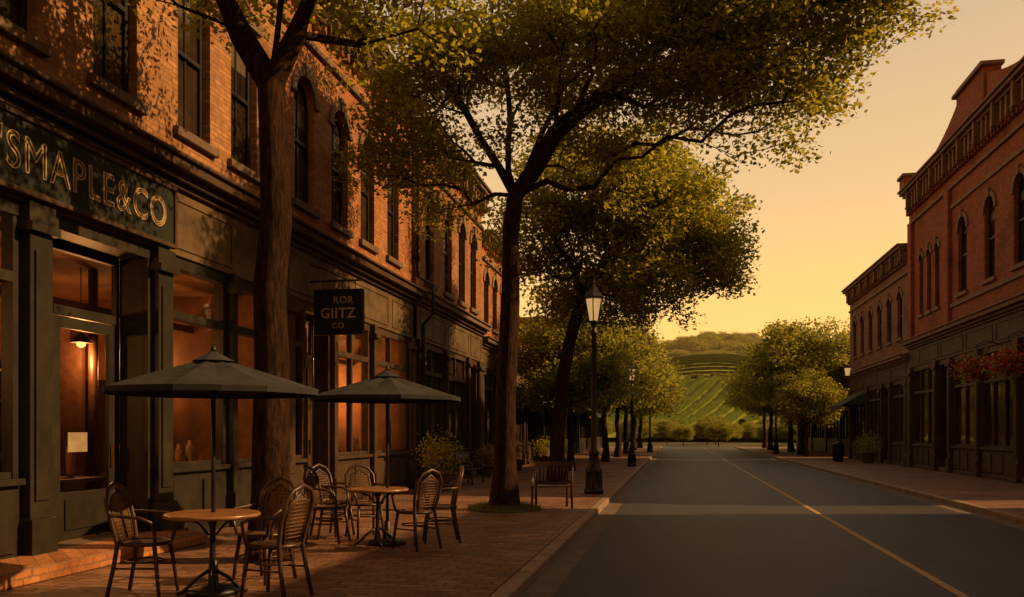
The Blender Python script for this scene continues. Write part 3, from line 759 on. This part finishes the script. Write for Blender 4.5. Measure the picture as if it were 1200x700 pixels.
def wlamp(x,y,z,sg):
    e=empty('wall_lantern',(x,y,z)); mb=MB(); mb.tube([(sg*.5,0,.1),(sg*.2,0,.35),(0,0,.3)],.015,6,'iron'); mb.lathe([(.2,.2),(.03,.36)],(0,0,0),6,'iron',False)
    mb.lathe([(.1,-.25),(.12,-.22)],(0,0,0),6,'iron',False); mb.make('bracket',e)
    g=MB(); g.lathe([(.1,-.22),(.17,.2)],(0,0,0),6,'lampglass',False); g.make('glass',e)
wlamp(9.4,50.5,4.9,1)
def bin_(x,y):
    e=empty('litter_bin',(x,y,0)); mb=MB(); mb.lathe([(.22,0),(.24,.04),(.27,.8),(.3,.84),(.3,.9),(.2,1.0),(.1,1.03)],(0,0,0),18,'iron')
    for i in range(18):
        a=i*2*math.pi/18; mb.tube([(math.cos(a)*.25,math.sin(a)*.25,.06),(math.cos(a)*.28,math.sin(a)*.28,.8)],.014,4,'iron')
    mb.make('body',e)
bin_(8.2,46.5)

# ------------------------------------------------------------ trees
tree('street_tree',(-3.3,16.3,0),[(0,0,0),(.02,0,1.5),(.08,0,3.2),(.12,.05,4.8),(.22,0,6.1)],
  [(-1.6,0,8.2,1.5,1.2,1.4,.9),(.4,0,9.1,2.3,1.6,1.3,1.5),(2.7,-.3,8.6,1.9,1.7,1.4,1.8),(4.7,-.6,8.5,1.6,1.6,1.5,1.7),(6.1,-.9,9.5,1.35,1.3,.9,1.),(2.6,.2,10.1,2.4,1.6,.6,.6),(1.5,.5,7.3,1.3,1.1,.7,.45),(-1.6,.2,6.7,1.0,1.,.55,.35)],
  220,11,.23,leaves_per=98,leaf=.102,spread=.26,
  limbs=[[(-.5,0,7.3),(-1.3,0,8.7),(-1.8,0,9.6)],[(.1,.1,7.6),(-.1,.2,9.0),(.3,.3,10.)],[(1.,-.1,7.2),(2.3,-.2,8.2),(3.8,-.4,9.0),(5.8,-.7,9.6)],[(.7,.3,7.4),(1.3,.5,8.8),(2.2,.5,9.8)]])
tree('street_tree',(-3.45,24.8,0),[(0,0,0),(.02,0,1.6),(.2,0,3.2),(.5,0,4.6),(.75,0,5.4)],
  [(1.8,0,8.0,2.2,2.,1.8,1.4),(3.4,-.2,7.4,1.5,1.6,1.5,1.2),(-.2,0,7.1,1.5,1.4,1.2,.8),(2.5,-.2,5.7,1.5,1.5,.9,.7),(1.3,0,9.1,2.2,1.7,1.0,.7),(4.1,-.2,6.2,.9,1.,.7,.35),(.6,.6,5.4,1.2,1.2,.9,.5)],
  185,12,.23,leaves_per=78,leaf=.13,spread=.32,
  limbs=[[(.3,0,6.6),(-.4,0,8.)],[(1.5,0,6.6),(2.2,0,8.2)],[(1.8,-.1,6.1),(3.2,-.2,6.9)]])
tree('street_tree',(-4.72,9.35,0),[(0,0,0),(.02,0,1.5),(.0,0,3.2),(.06,0,4.8),(.02,0,5.6)],
  [(-1.2,-.8,7.9,1.5,1.2,.9,1.),(1.0,-.4,7.7,1.3,1.2,.9,1.),(-2.2,-2.2,7.2,1.1,1.1,.6,.8),(.9,.7,7.2,.9,.8,.5,.5),(-.9,.3,7.1,.8,.7,.4,.35)],
  56,13,.225,leaves_per=85,leaf=.095,spread=.26,flare=1.25,
  limbs=[[(-.35,0,6.2),(-.7,-.1,7.),(-1.1,-.3,8.)],[(.15,0,6.6),(.2,0,7.6),(.1,.1,8.4)],[(.5,0,6.6),(.9,-.1,7.5)]])
def proto(seed,H=7.5,R=2.9):
    mb,C=grow([(0,0,0),(.05,0,1.3),(.0,.05,2.6)],[(0,0,H*.62,R*.8,R*.8,H*.22,1),(R*.4,0,H*.5,R*.55,R*.6,H*.14,.5),(-R*.45,.2,H*.52,R*.5,R*.6,H*.14,.5),(0,0,H*.82,R*.5,R*.5,H*.14,.5)],80,seed,.17,leaves_per=62,spread=.36,step=.5)
    o=mb.make('tmp'); me=o.data; D.objects.remove(o); return me,leaf_mesh('far_leaves%d'%seed,C,.18,'leaf2')
PR=[proto(21),proto(22),proto(23,8.2,3.2)]
def ptree(x,y,s,i,rot,sz=1):
    e=empty('street_tree',(x,y,0),rot); e.scale=(s,s,s*sz); link(PR[i][0],'trunk_and_branches',e); link(PR[i][1],'leaves',e)
for a in [(-4.1,33.5,.86,0,1.,1.12),(-3.6,44,1.02,1,2.),(-3.5,52,1.1,2,.3),(-3.5,61,1.1,0,3.3),(-3.5,72,1.15,1,5),(-3.5,84,1.2,2,4),
          (8.2,60,1.2,2,.5),(8.6,68,1.25,0,2.),(8.0,77,1.15,1,4),(8.4,86,1.15,2,1),(14,62,1.3,1,1),(7.9,55.5,.75,1,.2)]: ptree(*a)
dt=empty('distant_trees')
for i in range(190):
    y=random.uniform(101,175); x=random.uniform(-60,90)
    s=random.uniform(.7,1.15)*(1.0 if abs(x-6)>20 else .55)
    p=PR[i%3]; a=link(p[1],'tree_crown',dt,(x,y,-1.3*s),(0,0,random.uniform(0,6)),(s*1.2,s*1.2,s))
    if y<125: link(p[0],'tree_trunk',dt,(x,y,-1.3*s),(0,0,0),(s,s,s))

# ------------------------------------------------------------ hills
def hgt(x,y):
    z=26.5*math.exp(-((x-9)**2/(2*40**2)+(y-285)**2/(2*60**2)))
    z+=.5*math.sin(x*.07)+.4*math.sin(y*.05+1)
    return z-1.2
def terrain(name,f,x0,x1,y0,y1,nx,ny,k):
    mb=MB(); 
    for j in range(ny+1):
        for i in range(nx+1):
            x=x0+(x1-x0)*i/nx; y=y0+(y1-y0)*j/ny; mb.v.append((x,y,f(x,y)))
    mi=mb.mi(k)
    for j in range(ny):
        for i in range(nx):
            a=j*(nx+1)+i; mb.f.append([a,a+1,a+nx+2,a+nx+1]); mb.m.append(mi); mb.sm.append(True)
    return mb.make(name)
terrain('vineyard_hill',hgt,-110,130,150,430,100,110,'vineland')
mb=MB()
def vrow(x0,y0,x1,y1,hs=1):
    n=int(math.hypot(x1-x0,y1-y0)/1.6); ln=math.hypot(x1-x0,y1-y0); px,py=-(y1-y0)/ln,(x1-x0)/ln
    pv=None; mi=mb.mi('vine')
    for i in range(n+1):
        x=x0+(x1-x0)*i/n; y=y0+(y1-y0)*i/n; h=1.3*hs*random.uniform(.8,1.1); w=.7*random.uniform(.8,1.2)
        z=hgt(x,y); b=len(mb.v)
        mb.v+= [(x-px*w,y-py*w,z-.1),(x-px*w*.8,y-py*w*.8,z+h*.8),(x+px*.1,y+py*.1,z+h),(x+px*w*.8,y+py*w*.8,z+h*.8),(x+px*w,y+py*w,z-.1)]
        if pv is not None:
            for q in range(4): mb.f.append([pv+q,pv+q+1,b+q+1,b+q]); mb.m.append(mi); mb.sm.append(False)
        pv=b
for i in range(36):
    x=-62+i*3.9; vrow(x,165,x*.85+16,226)
for j in range(13):
    y=233+j*5.2; vrow(-80,y+8,95,y-8,.55)
mb.make('vineyard_rows')
def hf(x,y):
    z=55*math.exp(-((x+45)**2/(2*100**2)+(y-640)**2/(2*110**2)))+42*math.exp(-((x-130)**2/(2*85**2)+(y-640)**2/(2*110**2)))
    return z+4*math.sin(x*.05)+2*math.sin(y*.04)-3
terrain('forest_hill',hf,-420,480,440,900,60,40,'grass')
wd=empty('hill_woodland')
for i in range(900):
    x=random.uniform(-120,220); y=random.uniform(470,660); s=random.uniform(1.1,2.3); p=PR[i%3]
    link(p[1],'woodland_crown',wd,(x,y,hf(x,y)-2.5*s),(0,0,random.uniform(0,6)),(s*1.25,s*1.25,s))
for i in range(70):
    x=random.uniform(-60,80); y=228.5+random.uniform(-1,1); s=random.uniform(.1,.22); p=PR[i%3]
    link(p[1],'hedge_crown',wd,(x,y,hgt(x,y)-1.5*s),(0,0,i),(s*1.8,s*1.8,s))
# thin evening haze lying in the valley beyond the end of the street
m,nt,out=newmat('evening_haze'); vs=N(nt,'ShaderNodeVolumeScatter'); vs.inputs['Color'].default_value=(1,.78,.46,1); vs.inputs['Density'].default_value=.00025; vs.inputs['Anisotropy'].default_value=.2
L(nt,vs.outputs[0],out.inputs['Volume']); M['haze']=m
mb=MB(); mb.box(-320,320,99.5,760,-.1,75,'haze'); mb.make('haze')

# grass ring at tree
V=MB()
ge=empty('grass_tuft',(-3.3,16.3,0))
for i in range(3000):
    a=random.uniform(0,6.28); r=.62*math.sqrt(random.random())*random.uniform(.85,1.1); x,y=r*math.cos(a)*1.15,r*math.sin(a); h=random.uniform(.06,.2)*(1.2-r*.8)
    dx,dy=random.gauss(0,.05),random.gauss(0,.05); q=random.uniform(0,3.14); w=.008
    V.face([(x-w*math.cos(q),y-w*math.sin(q),0),(x+w*math.cos(q),y+w*math.sin(q),0),(x+dx,y+dy,h)],'grass_b')
o=V.make('blades',ge); at=o.data.attributes.new('rnd','FLOAT','FACE'); at.data.foreach_set('value',RNG.uniform(0,1,len(o.data.polygons)))
mb=MB(); mb.lathe([(.72,-.003),(.66,.03),(.3,.06),(.05,.07)],(0,0,0),24,'grass'); mb.make('soil_mound',ge)
C=np.stack([RNG.uniform(-6.8,-1.3,600),RNG.uniform(5,30,600),np.full(600,.012)],1); C[:,2]=np.where(C[:,0]>-1.52,-.105,.012); lm=leaf_mesh('fallen',C,.06,'leaf',up=9); link(lm,'fallen_leaves',None)

# ------------------------------------------------------------ interior lamps: one seen lit, the rest added
def pendant(x,y,z,pw):
    e=empty('pendant_lamp',(x,y,z)); mb=MB(); mb.tube([(0,0,.1),(0,0,3.97-z)],.008,5,'iron'); mb.lathe([(.16,-.02),(.06,.1),(.02,.13)],(0,0,0),14,'iron'); mb.make('shade',e)
    g=MB(); g.lathe([(.02,-.09),(.06,-.06),(.065,-.02),(.03,.02)],(0,0,0),12,'bulb'); g.make('bulb',e)
    l=D.lights.new('bulb_light','POINT'); l.energy=pw; l.color=(1,.42,.13); l.shadow_soft_size=.12; o=D.objects.new('bulb_light',l); COL.objects.link(o); o.parent=e; o.location=(0,0,-.2)
pendant(-8.7,11.25,2.85,120); pendant(-9.6,6.8,2.9,170); pendant(-9.6,14.0,2.9,90); pendant(-9.4,18.3,2.9,260); pendant(-9.4,21.2,2.9,210)  # only one lamp is seen; the other pendants are added to brighten the shops

# ------------------------------------------------------------ sun + sky + camera
EL=math.radians(31); AZ=math.radians(78)   # azimuth from +Y toward +X
sd=Vector((math.sin(AZ)*math.cos(EL),math.cos(AZ)*math.cos(EL),math.sin(EL)))
sun=D.lights.new('sun','SUN'); sun.energy=5.0; sun.angle=math.radians(.6); sun.color=(1,.57,.22)
so=D.objects.new('sun',sun); COL.objects.link(so); so.rotation_euler=(-sd).to_track_quat('-Z','Y').to_euler()
w=D.worlds.new('World'); SC.world=w; w.use_nodes=True; nt=w.node_tree; nt.nodes.clear()
out=N(nt,'ShaderNodeOutputWorld'); bg=N(nt,'ShaderNodeBackground'); L(nt,bg.outputs[0],out.inputs[0]); bg.inputs[1].default_value=.15
sk=N(nt,'ShaderNodeTexSky'); sk.sky_type='NISHITA'; sk.sun_disc=False; sk.sun_elevation=EL; sk.sun_rotation=AZ; sk.dust_density=2; sk.air_density=1.
tc=N(nt,'ShaderNodeTexCoord'); sp=N(nt,'ShaderNodeSeparateXYZ'); L(nt,tc.outputs['Generated'],sp.inputs[0])
tint=ramp(nt,sp.outputs[2],[(0,(1.,.50,.12)),(.2,(1.,.56,.2)),(.5,(1,.60,.32))])
c=mix(nt,1.,sk.outputs[0],tint,'MULTIPLY')
haze=ramp(nt,sp.outputs[2],[(0,(1.,.53,.11)),(.10,(1.,.55,.14)),(.26,(.66,.42,.19)),(.48,(.42,.30,.20)),(1,(.24,.19,.16))])
hz=N(nt,'ShaderNodeVectorMath',operation='SCALE'); L(nt,haze,hz.inputs[0]); hz.inputs['Scale'].default_value=11
c=mix(nt,.78,c,hz.outputs[0])
# the glow is strongest toward the sunset side and fades behind the viewer
dp=N(nt,'ShaderNodeVectorMath',operation='DOT_PRODUCT'); L(nt,tc.outputs['Generated'],dp.inputs[0]); dp.inputs[1].default_value=(math.sin(.3),math.cos(.3),0)
mr=N(nt,'ShaderNodeMapRange'); L(nt,dp.outputs['Value'],mr.inputs[0])
for i,v in ((1,-1.),(2,.8),(3,0.),(4,1.)): mr.inputs[i].default_value=v
bk=ramp(nt,mr.outputs[0],[(0,(.40,.30,.22)),(1,(1,1,1))])
c=mix(nt,1.,c,bk,'MULTIPLY')
L(nt,c,bg.inputs[0])
cam=D.cameras.new('camera'); co=D.objects.new('camera',cam); COL.objects.link(co); SC.camera=co
cam.lens=30; cam.sensor_width=36; cam.shift_y=.1308; cam.clip_end=3000; cam.clip_start=.05
co.location=(0,0,1.5); co.rotation_euler=(R90,0,math.radians(10.92))
SC.view_settings.view_transform='Standard'; SC.view_settings.look='None'; SC.view_settings.exposure=0
print('objs',len(D.objects))
